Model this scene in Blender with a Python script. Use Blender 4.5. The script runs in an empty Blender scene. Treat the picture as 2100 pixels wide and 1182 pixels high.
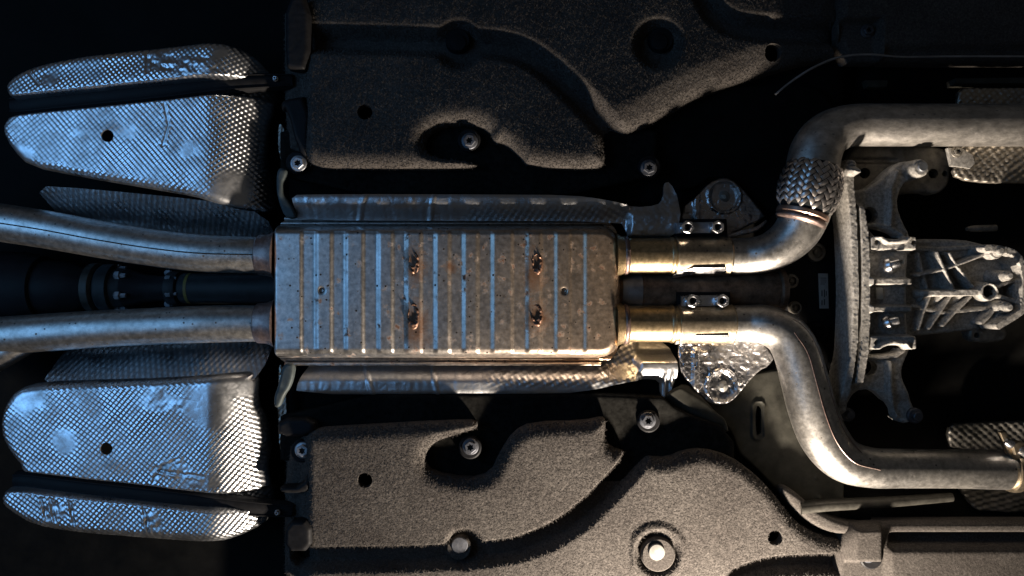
import bpy, bmesh, math, random
import numpy as np
from mathutils import Vector, Matrix

random.seed(7)
SC = bpy.context.scene
COL = SC.collection

# ------------------------------------------------------------------ scale, camera, light
S = 0.00075            # metres for one photograph pixel on the plane of the underbody panels
D = 1517.0             # camera distance from that plane, in the same units (26 mm lens)
CX, CY = 1050.0, 591.0
Z0 = 1.80              # the underbody hangs this high above the workshop floor


def W(x, y, h, h0=None):
    """point seen at photo position (x, y) and h units nearer than the panel plane; h0 = the height the thing was measured at"""
    f = (D - (h if h0 is None else h0)) / D
    return Vector(((x - CX) * f * S, (y - CY) * f * S, Z0 - h * S))


cam_d = bpy.data.cameras.new('camera')
cam_d.lens = 26.0
cam_d.sensor_width = 36.0
cam_d.clip_start = 0.02
cam_d.clip_end = 50
cam = bpy.data.objects.new('camera', cam_d)
COL.objects.link(cam)
cam.location = (0, 0, Z0 - D * S)
cam.rotation_euler = (math.pi, 0, 0)      # looking straight up at the car
SC.camera = cam

world = bpy.data.worlds.new('World')
SC.world = world
world.use_nodes = True
world.node_tree.nodes['Background'].inputs[0].default_value = (0.85, 0.8, 0.75, 1)
world.node_tree.nodes['Background'].inputs[1].default_value = 0.033


def area_light(name, at, aim, sx, sy, power, colour, spread=180):
    l = bpy.data.lights.new(name, 'AREA')
    l.shape = 'RECTANGLE'
    l.size, l.size_y = sx, sy
    l.energy = power
    l.color = colour
    l.spread = math.radians(spread)
    o = bpy.data.objects.new(name, l)
    COL.objects.link(o)
    o.location = at
    o.rotation_euler = (Vector(aim) - Vector(at)).to_track_quat('-Z', 'Y').to_euler()
    return o


# warm work lamp standing under the sill side of the car, cool daylight from the open workshop door at the rear
area_light('work_lamp', W(1500, 1700, 212, 0), W(1330, 830, 0, 0), 0.055, 0.055, 36.0, (1.0, 0.86, 0.71))
area_light('workshop_door_light', W(-1080, 380, 1750, 0), W(-50, 560, 0), 1.35, 1.3, 3.5, (0.20, 0.51, 1.0), spread=100)

vs = SC.view_settings
vs.view_transform = 'Standard'
vs.look = 'None'
vs.exposure = 0
vs.gamma = 1
SC.render.engine = 'CYCLES'
SC.cycles.use_denoising = True
SC.cycles.max_bounces = 6

# ------------------------------------------------------------------ materials


class NT:
    def __init__(s, name):
        s.m = bpy.data.materials.new(name)
        s.m.use_nodes = True
        s.t = s.m.node_tree
        s.b = s.t.nodes['Principled BSDF']
        s.tc = s.t.nodes.new('ShaderNodeTexCoord')

    def n(s, kind, **kw):
        o = s.t.nodes.new(kind)
        for k, v in kw.items():
            setattr(o, k, v)
        return o

    def link(s, a, b):
        s.t.links.new(a, b)

    def coords(s, scale=(1, 1, 1)):
        mp = s.n('ShaderNodeMapping')
        mp.inputs['Scale'].default_value = scale
        s.link(s.tc.outputs['Object'], mp.inputs[0])
        return mp.outputs[0]

    def noise(s, scale, detail=3, rough=0.6, vec=None, dist=0.0):
        o = s.n('ShaderNodeTexNoise')
        o.inputs['Scale'].default_value = scale
        o.inputs['Detail'].default_value = detail
        o.inputs['Roughness'].default_value = rough
        o.inputs['Distortion'].default_value = dist
        s.link(vec or s.tc.outputs['Object'], o.inputs['Vector'])
        return o.outputs[0]

    def voro(s, scale, vec=None, feature='F1'):
        o = s.n('ShaderNodeTexVoronoi', feature=feature)
        o.inputs['Scale'].default_value = scale
        s.link(vec or s.tc.outputs['Object'], o.inputs['Vector'])
        return o

    def ramp(s, src, stops, interp='LINEAR'):
        o = s.n('ShaderNodeValToRGB')
        cr = o.color_ramp
        cr.interpolation = interp
        while len(cr.elements) < len(stops):
            cr.elements.new(0.5)
        for e, (p, c) in zip(cr.elements, stops):
            e.position = p
            e.color = (c, c, c, 1) if isinstance(c, (int, float)) else (*c, 1)
        s.link(src, o.inputs[0])
        return o.outputs[0]

    def mix(s, fac, a, b, mode='MIX'):
        o = s.n('ShaderNodeMixRGB', blend_type=mode)
        for i, v in ((0, fac), (1, a), (2, b)):
            if isinstance(v, (int, float)):
                o.inputs[i].default_value = v if i == 0 else (v, v, v, 1)
            elif isinstance(v, tuple):
                o.inputs[i].default_value = (*v, 1)
            else:
                s.link(v, o.inputs[i])
        return o.outputs[0]

    def math(s, op, a, b=0.0):
        o = s.n('ShaderNodeMath', operation=op)
        for i, v in ((0, a), (1, b)):
            if isinstance(v, (int, float)):
                o.inputs[i].default_value = v
            else:
                s.link(v, o.inputs[i])
        return o.outputs[0]

    def set(s, **kw):
        names = dict(col='Base Color', metal='Metallic', rough='Roughness', spec='Specular IOR Level', coat='Coat Weight', aniso='Anisotropic', sheen='Sheen Weight')
        for k, v in kw.items():
            i = s.b.inputs[names[k]]
            if isinstance(v, tuple):
                i.default_value = (*v, 1)
            elif isinstance(v, (int, float)):
                i.default_value = v
            else:
                s.link(v, i)
        return s

    def bump(s, height, strength=0.3, dist=0.001):
        o = s.n('ShaderNodeBump')
        o.inputs['Strength'].default_value = strength
        o.inputs['Distance'].default_value = dist
        s.link(height, o.inputs['Height'])
        s.link(o.outputs[0], s.b.inputs['Normal'])
        return s


M = {}


def mat_carpet():
    t = NT('felt_carpet')
    n1 = t.noise(340, 3, 0.75)
    n2 = t.noise(9, 4, 0.6)
    c = t.ramp(n1, [(0.30, (0.034, 0.0315, 0.0295)), (0.52, (0.064, 0.0595, 0.056)), (0.72, (0.108, 0.100, 0.094))])
    c2 = t.mix(1.0, c, t.ramp(n2, [(0.3, (0.74, 0.70, 0.68)), (0.7, (1.12, 1.09, 1.05))]), 'MULTIPLY')
    t.set(col=c2, rough=0.95, spec=0.12)
    t.bump(t.noise(300, 3, 0.8), 0.7, 0.0013)
    return t.m


def mat_foil(name, base=(0.78, 0.80, 0.83), r0=0.2, r1=0.38, crinkle=0.25, stain=0.5):
    t = NT(name)
    n = t.noise(14, 4, 0.6)
    fine = t.noise(90, 3, 0.7)
    dirt = t.ramp(t.noise(22, 5, 0.7), [(0.42, 0.0), (0.72, stain)])
    c = t.mix(dirt, base, (0.23, 0.215, 0.20))
    r = t.math('ADD', t.ramp(n, [(0.3, r0), (0.7, r1)]), t.math('MULTIPLY', dirt, 0.35))
    t.set(col=c, metal=1.0, rough=r)
    v = t.voro(75, feature='DISTANCE_TO_EDGE').outputs['Distance']
    cr = t.ramp(v, [(0.0, 0.0), (0.25, 1.0)])
    t.bump(t.math('ADD', t.math('MULTIPLY', cr, 0.5), fine), crinkle, 0.0012)
    return t.m


def mat_steel(name, base, base2, r0, r1, rust=0.0, speck=0.0, scale=(1, 1, 1), metal=1.0, bump=0.12, ngrain=130, rust_size=70, tint=False, stains=()):
    t = NT(name)
    vec = t.coords(scale)
    n = t.noise(12, 6, 0.68, vec)
    g = t.noise(ngrain, 4, 0.7, vec)
    c = t.mix(t.ramp(n, [(0.32, 0.0), (0.68, 1.0)]), base, base2)
    c = t.mix(1.0, c, t.ramp(g, [(0.3, 0.62), (0.7, 1.18)]), 'MULTIPLY')
    r = t.math('ADD', t.ramp(n, [(0.3, r0), (0.7, r1)]), t.math('MULTIPLY', g, 0.12))
    me = metal
    if tint:
        sx = t.n('ShaderNodeSeparateXYZ')
        t.link(t.tc.outputs['Object'], sx.inputs[0])
        heat = t.math('ADD', sx.outputs[0], t.math('MULTIPLY', t.noise(6, 4, 0.6), 0.25))
        c = t.mix(t.ramp(heat, [(0.02, 0.0), (0.42, 1.0)]), c, t.mix(1.0, c, (1.02, 0.80, 0.60), 'MULTIPLY'))
    if rust:
        wv = t.n('ShaderNodeVectorMath', operation='ADD')
        nz = t.n('ShaderNodeTexNoise')
        nz.inputs['Scale'].default_value = 85
        nz.inputs['Detail'].default_value = 4
        t.link(t.tc.outputs['Object'], nz.inputs['Vector'])
        sc_ = t.n('ShaderNodeVectorMath', operation='SCALE')
        sc_.inputs['Scale'].default_value = 0.022
        t.link(nz.outputs['Color'], sc_.inputs[0])
        t.link(vec, wv.inputs[0])
        t.link(sc_.outputs[0], wv.inputs[1])
        vv = t.voro(rust_size, wv.outputs[0])
        spot = t.ramp(vv.outputs['Distance'], [(0.16, 1.0), (0.36, 0.0)])
        area = t.ramp(t.noise(7, 4, 0.6), [(0.42, 0.0), (0.54, 1.0)])
        pick = t.ramp(vv.outputs['Color'], [(0.36, 0.0), (0.40, 1.0)], 'CONSTANT')
        edge = t.ramp(t.noise(190, 3, 0.7), [(0.38, 0.0), (0.55, 1.0)])
        f = t.math('MULTIPLY', t.math('MULTIPLY', spot, area), t.math('MULTIPLY', pick, edge))
        f = t.math('MULTIPLY', f, rust)
        c = t.mix(f, c, t.mix(g, (0.07, 0.026, 0.011), (0.21, 0.09, 0.042)))
        r = t.math('ADD', r, t.math('MULTIPLY', f, 0.4))
        me = t.math('MULTIPLY', t.math('SUBTRACT', 1.0, t.math('MULTIPLY', f, 0.9)), metal)
    for sx_, sy_, rx_, ry_ in stains:           # rust run-off round the burnt welds
        mp = t.n('ShaderNodeMapping')
        mp.inputs['Location'].default_value = (-sx_ / rx_, -sy_ / ry_, 0)
        mp.inputs['Scale'].default_value = (1 / rx_, 1 / ry_, 0)
        t.link(t.tc.outputs['Object'], mp.inputs[0])
        ln = t.n('ShaderNodeVectorMath', operation='LENGTH')
        t.link(mp.outputs[0], ln.inputs[0])
        dd = t.math('ADD', ln.outputs['Value'], t.math('MULTIPLY', t.noise(60, 4, 0.7), 0.9))
        f = t.ramp(dd, [(0.62, 0.85), (0.95, 0.35), (1.35 / 1.0 if False else 1.0, 0.0)])
        c = t.mix(f, c, (0.16, 0.075, 0.035))
        r = t.math('ADD', r, t.math('MULTIPLY', f, 0.25))
    if speck:
        v2 = t.voro(125, vec)
        sp = t.math('MULTIPLY', t.ramp(v2.outputs['Distance'], [(0.15, 1.0), (0.24, 0.0)]),
                    t.ramp(t.n('ShaderNodeSeparateColor').outputs[0] if False else v2.outputs['Color'], [(0.66, 0.0), (0.68, 1.0)], 'CONSTANT'))
        sp = t.math('MULTIPLY', sp, speck)
        c = t.mix(sp, c, (0.012, 0.010, 0.010))
        r = t.math('ADD', r, t.math('MULTIPLY', sp, 0.4))
    t.set(col=c, metal=me, rough=r)
    t.bump(g, bump, 0.0008)
    return t.m


def mat_plain(name, c, rough, metal=0.0, spec=0.3, var=0.35, bump=0.15, sc=60):
    t = NT(name)
    n = t.noise(sc, 4, 0.7)
    n2 = t.noise(8, 4, 0.6)
    k = t.mix(1.0, t.ramp(n, [(0.3, 1 - var), (0.7, 1 + var)]), t.ramp(n2, [(0.3, 1 - var * .6), (0.7, 1 + var * .6)]), 'MULTIPLY')
    t.set(col=t.mix(1.0, c, k, 'MULTIPLY'), rough=t.ramp(n, [(0.3, max(rough - .08, 0)), (0.7, min(rough + .1, 1))]), metal=metal, spec=spec)
    t.bump(n, bump, 0.001)
    return t.m


M['carpet'] = mat_carpet()
M['foil'] = mat_foil('embossed_foil', base=(0.72, 0.74, 0.77), crinkle=0.14, r0=0.22, r1=0.36, stain=0.7)
M['foil_tape'] = mat_foil('tape_foil', base=(0.56, 0.57, 0.59), crinkle=0.3, r0=0.28, r1=0.42, stain=0.75)
M['foil_crinkle'] = mat_foil('crinkled_foil', base=(0.50, 0.49, 0.50), crinkle=1.0, r0=0.2, r1=0.34, stain=0.9)
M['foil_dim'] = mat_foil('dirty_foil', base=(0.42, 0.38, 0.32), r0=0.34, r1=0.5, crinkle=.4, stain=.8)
M['foil_dark'] = mat_foil('shaded_foil', base=(0.13, 0.125, 0.11), r0=0.4, r1=0.55, crinkle=.4, stain=.8)  # dark base carries the shade under the lower front pipe
M['muffler'] = mat_steel('muffler_steel', (0.60, 0.585, 0.57), (0.46, 0.43, 0.40), 0.30, 0.41, rust=0.95, speck=0.95, bump=0.10, tint=True, rust_size=58,
                         stains=[((x - 915) * S, (y - 598) * S, a * 1.9 * S, b * 1.7 * S) for x, y, a, b in ((850, 546, 26, 50), (852, 668, 36, 64), (1098, 556, 24, 62), (1102, 652, 28, 46), (925, 548, 14, 16))])
M['gold'] = mat_steel('heat_tinted_steel', (0.74, 0.58, 0.36), (0.56, 0.41, 0.23), 0.24, 0.36, speck=0.4, bump=0.06)
M['pipe'] = mat_steel('aluminised_pipe', (0.66, 0.64, 0.61), (0.42, 0.40, 0.37), 0.28, 0.44, speck=0.7, bump=0.14, ngrain=120)
M['pipe_mottled'] = mat_steel('mottled_pipe', (0.78, 0.74, 0.70), (0.42, 0.40, 0.36), 0.36, 0.52, speck=0.4, bump=0.6, ngrain=70, scale=(0.7, 1.2, 1.2))
M['sleeve'] = mat_steel('dull_tinted_steel', (0.60, 0.50, 0.36), (0.40, 0.33, 0.24), 0.28, 0.44, speck=0.5, bump=0.12)
M['weld'] = mat_steel('weld_metal', (0.42, 0.33, 0.30), (0.25, 0.17, 0.15), 0.35, 0.5, bump=0.6)
M['scar'] = mat_steel('burnt_weld', (0.30, 0.17, 0.11), (0.09, 0.045, 0.03), 0.3, 0.55, bump=0.9, ngrain=180, metal=0.6)
M['braid'] = mat_steel('braid_wire', (0.86, 0.82, 0.79), (0.74, 0.68, 0.65), 0.24, 0.34, bump=0.1, ngrain=240)
M['cast'] = mat_plain('cast_aluminium', (0.36, 0.345, 0.32), 0.68, metal=0.25, var=0.5, bump=0.3, sc=210)
M['cast_dark'] = mat_plain('dirty_casting', (0.20, 0.185, 0.16), 0.55, metal=0.6, var=0.45, bump=0.5, sc=90)
M['rust'] = mat_plain('rusty_shaft', (0.16, 0.105, 0.07), 0.55, metal=0.4, var=0.6, bump=0.7, sc=70)
M['shaft'] = mat_plain('shaft_paint', (0.018, 0.02, 0.021), 0.5, spec=0.15, var=0.4, bump=0.2)
M['black'] = mat_plain('black_plastic', (0.010, 0.010, 0.011), 0.55, spec=0.12, var=0.3, bump=0.1)
M['floor'] = mat_plain('underbody_paint', (0.0045, 0.0044, 0.004), 0.8, spec=0.1, var=0.5, bump=0.3, sc=30)
M['flange'] = mat_plain('matt_black_flange', (0.010, 0.0098, 0.009), 0.95, spec=0.0, var=0.5, bump=0.4, sc=120)
M['screw_grey'] = mat_plain('grey_screw', (0.10, 0.105, 0.12), 0.5, metal=0.7, var=0.3, bump=0.2)
M['rod_steel'] = mat_plain('dark_rod', (0.035, 0.033, 0.028), 0.5, metal=0.3, var=0.4, bump=0.3, sc=90)
M['olive'] = mat_plain('underseal_sheet', (0.026, 0.025, 0.020), 0.6, spec=0.15, var=0.45, bump=0.25, sc=35)
M['zinc'] = mat_plain('zinc_bolt', (0.70, 0.70, 0.72), 0.28, metal=1.0, var=0.15, bump=0.08)
M['zinc_dull'] = mat_plain('dull_zinc', (0.33, 0.34, 0.36), 0.5, metal=0.9, var=0.25, bump=0.2)
M['strip'] = mat_plain('grey_green_strip', (0.055, 0.068, 0.07), 0.6, metal=0.2, var=0.3, bump=0.15)
M['void'] = mat_plain('dark_socket', (0.004, 0.004, 0.004), 0.7, var=0.1, bump=0.0)
M['paper'] = mat_plain('paper_label', (0.34, 0.34, 0.32), 0.7, var=0.12, bump=0.02)
M['ink'] = mat_plain('label_ink', (0.05, 0.05, 0.05), 0.7, var=0.1, bump=0.0)
M['post'] = mat_plain('grey_clip', (0.22, 0.215, 0.20), 0.45, metal=0.4, var=0.15, bump=0.1)
M['copper'] = mat_steel('tinted_ring', (0.72, 0.50, 0.40), (0.55, 0.36, 0.28), 0.28, 0.4, bump=0.1)

# ------------------------------------------------------------------ objects


class Thing:
    def __init__(s, name, label, cat, at, group=None):
        s.o = bpy.data.objects.new(name, None)
        COL.objects.link(s.o)
        s.org = W(*at)
        s.o.location = s.org
        s.o.empty_display_size = 0.02
        s.o['label'] = label
        s.o['category'] = cat
        if group:
            s.o['group'] = group


def make(name, verts, faces, mat, parent=None, smooth=True, label=None, cat=None, kind=None, group=None, sharp=None):
    """one mesh object; verts in world metres; parent = Thing, or a mesh object that is already a part"""
    V = np.asarray([tuple(v) for v in verts], dtype=float) if not isinstance(verts, np.ndarray) else verts
    if parent is None:
        org = V.mean(axis=0)
        org[2] = V[:, 2].max()
    elif isinstance(parent, Thing):
        org = np.array(parent.org)
    else:
        org = np.array(parent['_org'])
    me = bpy.data.meshes.new(name)
    me.from_pydata((V - org).tolist(), [], faces if isinstance(faces, list) else faces.tolist())
    me.update()
    if smooth:
        me.polygons.foreach_set('use_smooth', [True] * len(me.polygons))
        if sharp:
            me.set_sharp_from_angle(angle=math.radians(sharp))
    me.materials.append(M[mat] if isinstance(mat, str) else mat)
    o = bpy.data.objects.new(name, me)
    COL.objects.link(o)
    o['_org'] = [float(a) for a in org]
    if parent is None:
        o.location = org
    else:
        o.parent = parent.o if isinstance(parent, Thing) else parent
    for k, v in (('label', label), ('category', cat), ('kind', kind), ('group', group)):
        if v:
            o[k] = v
    return o


# ------------------------------------------------------------------ 2-D helpers (photo units)


def sd_poly(X, Y, P):
    """signed distance to a polygon, positive inside"""
    P = np.asarray(P, float)
    best = np.full(X.shape, 1e18)
    par = np.zeros(X.shape, bool)
    n = len(P)
    for i in range(n):
        ax, ay = P[i]
        bx, by = P[(i + 1) % n]
        ex, ey = bx - ax, by - ay
        L = ex * ex + ey * ey + 1e-12
        t = np.clip(((X - ax) * ex + (Y - ay) * ey) / L, 0, 1)
        d = (X - ax - t * ex) ** 2 + (Y - ay - t * ey) ** 2
        np.minimum(best, d, out=best)
        c = (ay > Y) != (by > Y)
        with np.errstate(divide='ignore', invalid='ignore'):
            xi = ax + (Y - ay) / (by - ay if by != ay else 1e-12) * ex
        par ^= c & (X < xi)
    d = np.sqrt(best)
    return np.where(par, d, -d)


def d_line(X, Y, P):
    """distance to an open polyline"""
    P = np.asarray(P, float)
    best = np.full(X.shape, 1e18)
    for i in range(len(P) - 1):
        ax, ay = P[i]
        bx, by = P[i + 1]
        ex, ey = bx - ax, by - ay
        L = ex * ex + ey * ey + 1e-12
        t = np.clip(((X - ax) * ex + (Y - ay) * ey) / L, 0, 1)
        np.minimum(best, (X - ax - t * ex) ** 2 + (Y - ay - t * ey) ** 2, out=best)
    return np.sqrt(best)


def chaikin(P, n=2, closed=True):
    P = [tuple(p) for p in P]
    for _ in range(n):
        Q = []
        m = len(P)
        for i in range(m if closed else m - 1):
            a, b = P[i], P[(i + 1) % m]
            Q.append(tuple(.75 * u + .25 * v for u, v in zip(a, b)))
            Q.append(tuple(.25 * u + .75 * v for u, v in zip(a, b)))
        if not closed:
            Q = [P[0]] + Q + [P[-1]]
        P = Q
    return P


def sm(x, a=0.0, b=1.0):
    t = np.clip((x - a) / (b - a), 0, 1)
    return t * t * (3 - 2 * t)


def rnd(t):
    """quarter-round shoulder, 0..1"""
    t = np.clip(t, 0, 1)
    return np.sqrt(np.maximum(0, 1 - (1 - t) ** 2))


def vnoise(X, Y, sc, seed=0):
    r = np.random.RandomState(seed)
    G = r.rand(128, 128)
    u, v = X / sc + 1000, Y / sc + 1000
    i, j = np.floor(u).astype(int), np.floor(v).astype(int)
    a, b = u - i, v - j
    a, b = a * a * (3 - 2 * a), b * b * (3 - 2 * b)
    g = lambda p, q: G[p % 128, q % 128]
    return (g(i, j) * (1 - a) + g(i + 1, j) * a) * (1 - b) + (g(i, j + 1) * (1 - a) + g(i + 1, j + 1) * a) * b - 0.5


def emboss(X, Y, px, py, ang=0.0, sharp=1.0):
    """staggered dimple pattern, -1..1"""
    c, s = math.cos(ang), math.sin(ang)
    u, v = X * c + Y * s, -X * s + Y * c
    e = np.cos(2 * math.pi * u / px) * np.cos(2 * math.pi * v / py)
    return np.sign(e) * np.abs(e) ** sharp


def field(name, poly, step, hfun, mat, parent=None, h0=0.0, holes=(), round_n=2, skirt=20, plane=None, **kw):
    """sheet with outline poly whose height above the panel plane is hfun(X, Y, d) - d the distance in from its edge"""
    P = chaikin(poly, round_n) if round_n else poly
    xs = [p[0] for p in P]
    ys = [p[1] for p in P]
    ax = np.arange(min(xs) - step * 2, max(xs) + step * 2.01, step)
    ay = np.arange(min(ys) - step * 2, max(ys) + step * 2.01, step)
    X, Y = np.meshgrid(ax, ay)

    def sdf(X, Y):
        d = sd_poly(X, Y, P)
        for hl in holes:
            if len(hl) == 3 and not hasattr(hl[0], '__len__'):
                d = np.minimum(d, np.hypot(X - hl[0], Y - hl[1]) - hl[2])
            else:
                d = np.minimum(d, -sd_poly(X, Y, chaikin(hl, 2)))
        return d
    d = sdf(X, Y)
    gy, gx = np.gradient(d, step)
    gl = np.hypot(gx, gy) + 1e-9
    out = (d < 0) & (d > -1.6 * step)
    X2 = np.where(out, X - d * gx / gl / np.maximum(gl, .6), X)
    Y2 = np.where(out, Y - d * gy / gl / np.maximum(gl, .6), Y)
    inside = d > 0
    q = inside[:-1, :-1] | inside[1:, :-1] | inside[:-1, 1:] | inside[1:, 1:]
    ok = d > -1.6 * step
    q &= ok[:-1, :-1] & ok[1:, :-1] & ok[:-1, 1:] & ok[1:, 1:]
    H = hfun(X2, Y2, np.maximum(sd_poly(X2, Y2, P), 0))
    f = (D - h0) / D
    if plane:                      # the sheet as a whole lies on a tilted plane
        B = plane(X2, Y2)
        H = H + B
        f = ((D - B) / D).ravel()
    ny, nx = X.shape
    idx = np.arange(nx * ny).reshape(ny, nx)
    F = np.stack([idx[:-1, :-1][q], idx[1:, :-1][q], idx[1:, 1:][q], idx[:-1, 1:][q]], 1)
    V = np.stack([(X2.ravel() - CX) * f * S, (Y2.ravel() - CY) * f * S, Z0 - H.ravel() * S], 1)
    if skirt:
        E = np.concatenate([F[:, [0, 1]], F[:, [1, 2]], F[:, [2, 3]], F[:, [3, 0]]])
        key = np.sort(E, 1)
        key = key[:, 0].astype(np.int64) * (nx * ny) + key[:, 1]
        u, first, cnt = np.unique(key, return_index=True, return_counts=True)
        B = E[first[cnt == 1]]
        bv = np.unique(B)
        remap = np.full(nx * ny * 2, -1)
        remap[bv] = np.arange(len(bv)) + len(V)
        low = V[bv].copy()
        low[:, 2] += skirt * S
        V = np.concatenate([V, low])
        F = np.concatenate([F, np.stack([B[:, 1], B[:, 0], remap[B[:, 0]], remap[B[:, 1]]], 1)])
    used = np.unique(F)
    m2 = np.full(len(V), -1)
    m2[used] = np.arange(len(used))
    return make(name, V[used], m2[F], mat, parent, sharp=kw.pop('sharp', 60), **kw)


def spline(P, per=8):
    """Catmull-Rom through tuples"""
    P = [np.array(p, float) for p in P]
    P = [2 * P[0] - P[1]] + P + [2 * P[-1] - P[-2]]
    out = []
    for i in range(1, len(P) - 2):
        a, b, c, d = P[i - 1], P[i], P[i + 1], P[i + 2]
        for k in range(per):
            t = k / per
            out.append(.5 * ((2 * b) + (c - a) * t + (2 * a - 5 * b + 4 * c - d) * t * t + (3 * b - a - 3 * c + d) * t ** 3))
    out.append(P[-2])
    return out


def frames(pts):
    """world positions, tangents, towards-camera normals, side vectors"""
    C = [W(p[0], p[1], p[2]) for p in pts]
    res = []
    for i, c in enumerate(C):
        t = (C[min(i + 1, len(C) - 1)] - C[max(i - 1, 0)]).normalized()
        ref = Vector((0, 0, -1))
        sd = t.cross(ref)
        if sd.length < 1e-4:
            sd = Vector((0, 1, 0))
        sd.normalize()
        n = sd.cross(t).normalized()
        res.append((c, t, n, sd))
    return res


def tube(name, pts, mat, parent=None, seg=32, per=8, cap=True, squash=1.0, wob=0.0, **kw):
    """round tube along (x, y, h, r)"""
    pts = spline(pts, per) if per else [np.array(p, float) for p in pts]
    fr = frames(pts)
    V, F = [], []
    for k, ((c, t, n, sd), p) in enumerate(zip(fr, pts)):
        r = p[3] * S * (D - p[2]) / D
        for i in range(seg):
            a = 2 * math.pi * i / seg
            w = 1 + (wob * (random.random() - .5) if wob else 0)
            V.append(c + (n * math.cos(a) * squash + sd * math.sin(a)) * r * w)
    for k in range(len(pts) - 1):
        for i in range(seg):
            j = (i + 1) % seg
            F.append((k * seg + i, k * seg + j, (k + 1) * seg + j, (k + 1) * seg + i))
    if cap:
        F.append(tuple(range(seg))[::-1])
        F.append(tuple(range((len(pts) - 1) * seg, len(pts) * seg)))
    return make(name, V, F, mat, parent, sharp=kw.pop('sharp', 50), **kw)


def seam(pts, ang, r, mat, parent, name='weld_seam', lift=0.0):
    """thin bead lying on a tube's skin at angle ang from the side that faces the camera"""
    pts = spline(pts, 6)
    fr = frames(pts)
    V, F = [], []
    g = 6
    for (c, t, n, sd), p in zip(fr, pts):
        R = p[3] * S * (D - p[2]) / D
        d = n * math.cos(ang) + sd * math.sin(ang)
        e = t.cross(d)
        q = c + d * (R + lift * S)
        for i in range(g):
            a = 2 * math.pi * i / g
            V.append(q + (d * math.cos(a) * .5 + e * math.sin(a)) * r * S)
    for k in range(len(pts) - 1):
        for i in range(g):
            j = (i + 1) % g
            F.append((k * g + i, k * g + j, (k + 1) * g + j, (k + 1) * g + i))
    return make(name, V, F, mat, parent)


def ring(name, p, q, prof, mat, parent, seg=40, lump=0.0, **kw):
    """lathe about the axis p->q (x, y, h); prof = (fraction along, radius)"""
    a, b = W(*p), W(*q)
    ax = (b - a)
    L = ax.length
    ax.normalize()
    n = Vector((0, 0, -1))
    sd = ax.cross(n).normalized()
    n = sd.cross(ax).normalized()
    f = (D - p[2]) / D
    V, F = [], []
    for (t, r) in prof:
        for i in range(seg):
            th = 2 * math.pi * i / seg
            w = 1 + (random.random() - .5) * lump
            V.append(a + ax * (t * L + (random.random() - .5) * lump * 6 * S) + (n * math.cos(th) + sd * math.sin(th)) * r * w * S * f)
    for k in range(len(prof) - 1):
        for i in range(seg):
            j = (i + 1) % seg
            F.append((k * seg + i, k * seg + j, (k + 1) * seg + j, (k + 1) * seg + i))
    F.append(tuple(range(seg))[::-1])
    F.append(tuple(range((len(prof) - 1) * seg, len(prof) * seg)))
    return make(name, V, F, mat, parent, sharp=kw.pop('sharp', 35), **kw)


def prism(name, poly, h1, h2, mat, parent=None, bevel=1.5, h0=None, tilt=(0, 0), **kw):
    """bevelled slab from height h2 (back) to h1 (front)"""
    hh = h1 if h0 is None else h0
    bm = bmesh.new()
    top = []
    for x, y in poly:
        top.append(bm.verts.new(W(x, y, h1 + tilt[0] * (x - poly[0][0]) + tilt[1] * (y - poly[0][1]), hh)))
    bot = [bm.verts.new(W(x, y, h2, hh)) for x, y in poly]
    n = len(poly)
    ft = bm.faces.new(top)
    bm.faces.new(bot[::-1])
    for i in range(n):
        j = (i + 1) % n
        bm.faces.new((top[i], bot[i], bot[j], top[j]))
    bmesh.ops.recalc_face_normals(bm, faces=bm.faces)
    if bevel:
        bmesh.ops.bevel(bm, geom=list(ft.edges), offset=bevel * S, segments=2, affect='EDGES', profile=0.6)
    bm.verts.index_update()
    V = [v.co.copy() for v in bm.verts]
    F = [tuple(v.index for v in f.verts) for f in bm.faces]
    bm.free()
    return make(name, V, F, mat, parent, sharp=30, **kw)


def ngon(x, y, r, n, rot=0.0, sx=1.0, sy=1.0):
    return [(x + r * sx * math.cos(rot + 2 * math.pi * i / n), y + r * sy * math.sin(rot + 2 * math.pi * i / n)) for i in range(n)]


def loops(name, rings, mat, parent, close=False, sharp=30, **kw):
    """skin a stack of equal-length loops; rings = [(pts2d, h)], measured at the first height"""
    hh = rings[0][1]
    V, F = [], []
    n = len(rings[0][0])
    for pts, h in rings:
        V += [W(x, y, h, hh) for x, y in pts]
    for k in range(len(rings) - 1):
        for i in range(n):
            j = (i + 1) % n
            F.append((k * n + i, (k + 1) * n + i, (k + 1) * n + j, k * n + j))
    if close:
        F.append(tuple(range((len(rings) - 1) * n, len(rings) * n)))
    return make(name, V, F, mat, parent, sharp=sharp, **kw)


def nut(x, y, h, R, rin, height, mat, parent, rot=0.3, off=(0, 0), name='nut'):
    """hex nut with a bored hole"""
    N = 24

    def hexr(sc):
        P = []
        for i in range(N):
            a = 2 * math.pi * i / N
            b = (a % (math.pi / 3)) - math.pi / 6
            r = R * .90 / math.cos(b) * sc
            P.append((x + off[0] + min(r, R) * math.cos(a + rot), y + off[1] + min(r, R) * math.sin(a + rot)))
        return P
    o = loops(name, [([(a - off[0], b - off[1]) for a, b in hexr(1)], h - height), (hexr(1), h - 1.2), (hexr(.9), h),
                     (ngon(x + off[0], y + off[1], rin * 1.15, N, rot), h), (ngon(x + off[0], y + off[1], rin, N, rot), h - 1.5),
                     (ngon(x + off[0], y + off[1], rin, N, rot), h - height * .8)], mat, parent, close=False)
    loops('bore_shade', [(ngon(x + off[0], y + off[1], rin * 1.02, 16), h - height * .7), (ngon(x + off[0], y + off[1], rin * .2, 16), h - height * .72)], 'void', o, close=True)  # near-black disc stands in for shade down the bore
    return o


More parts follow.
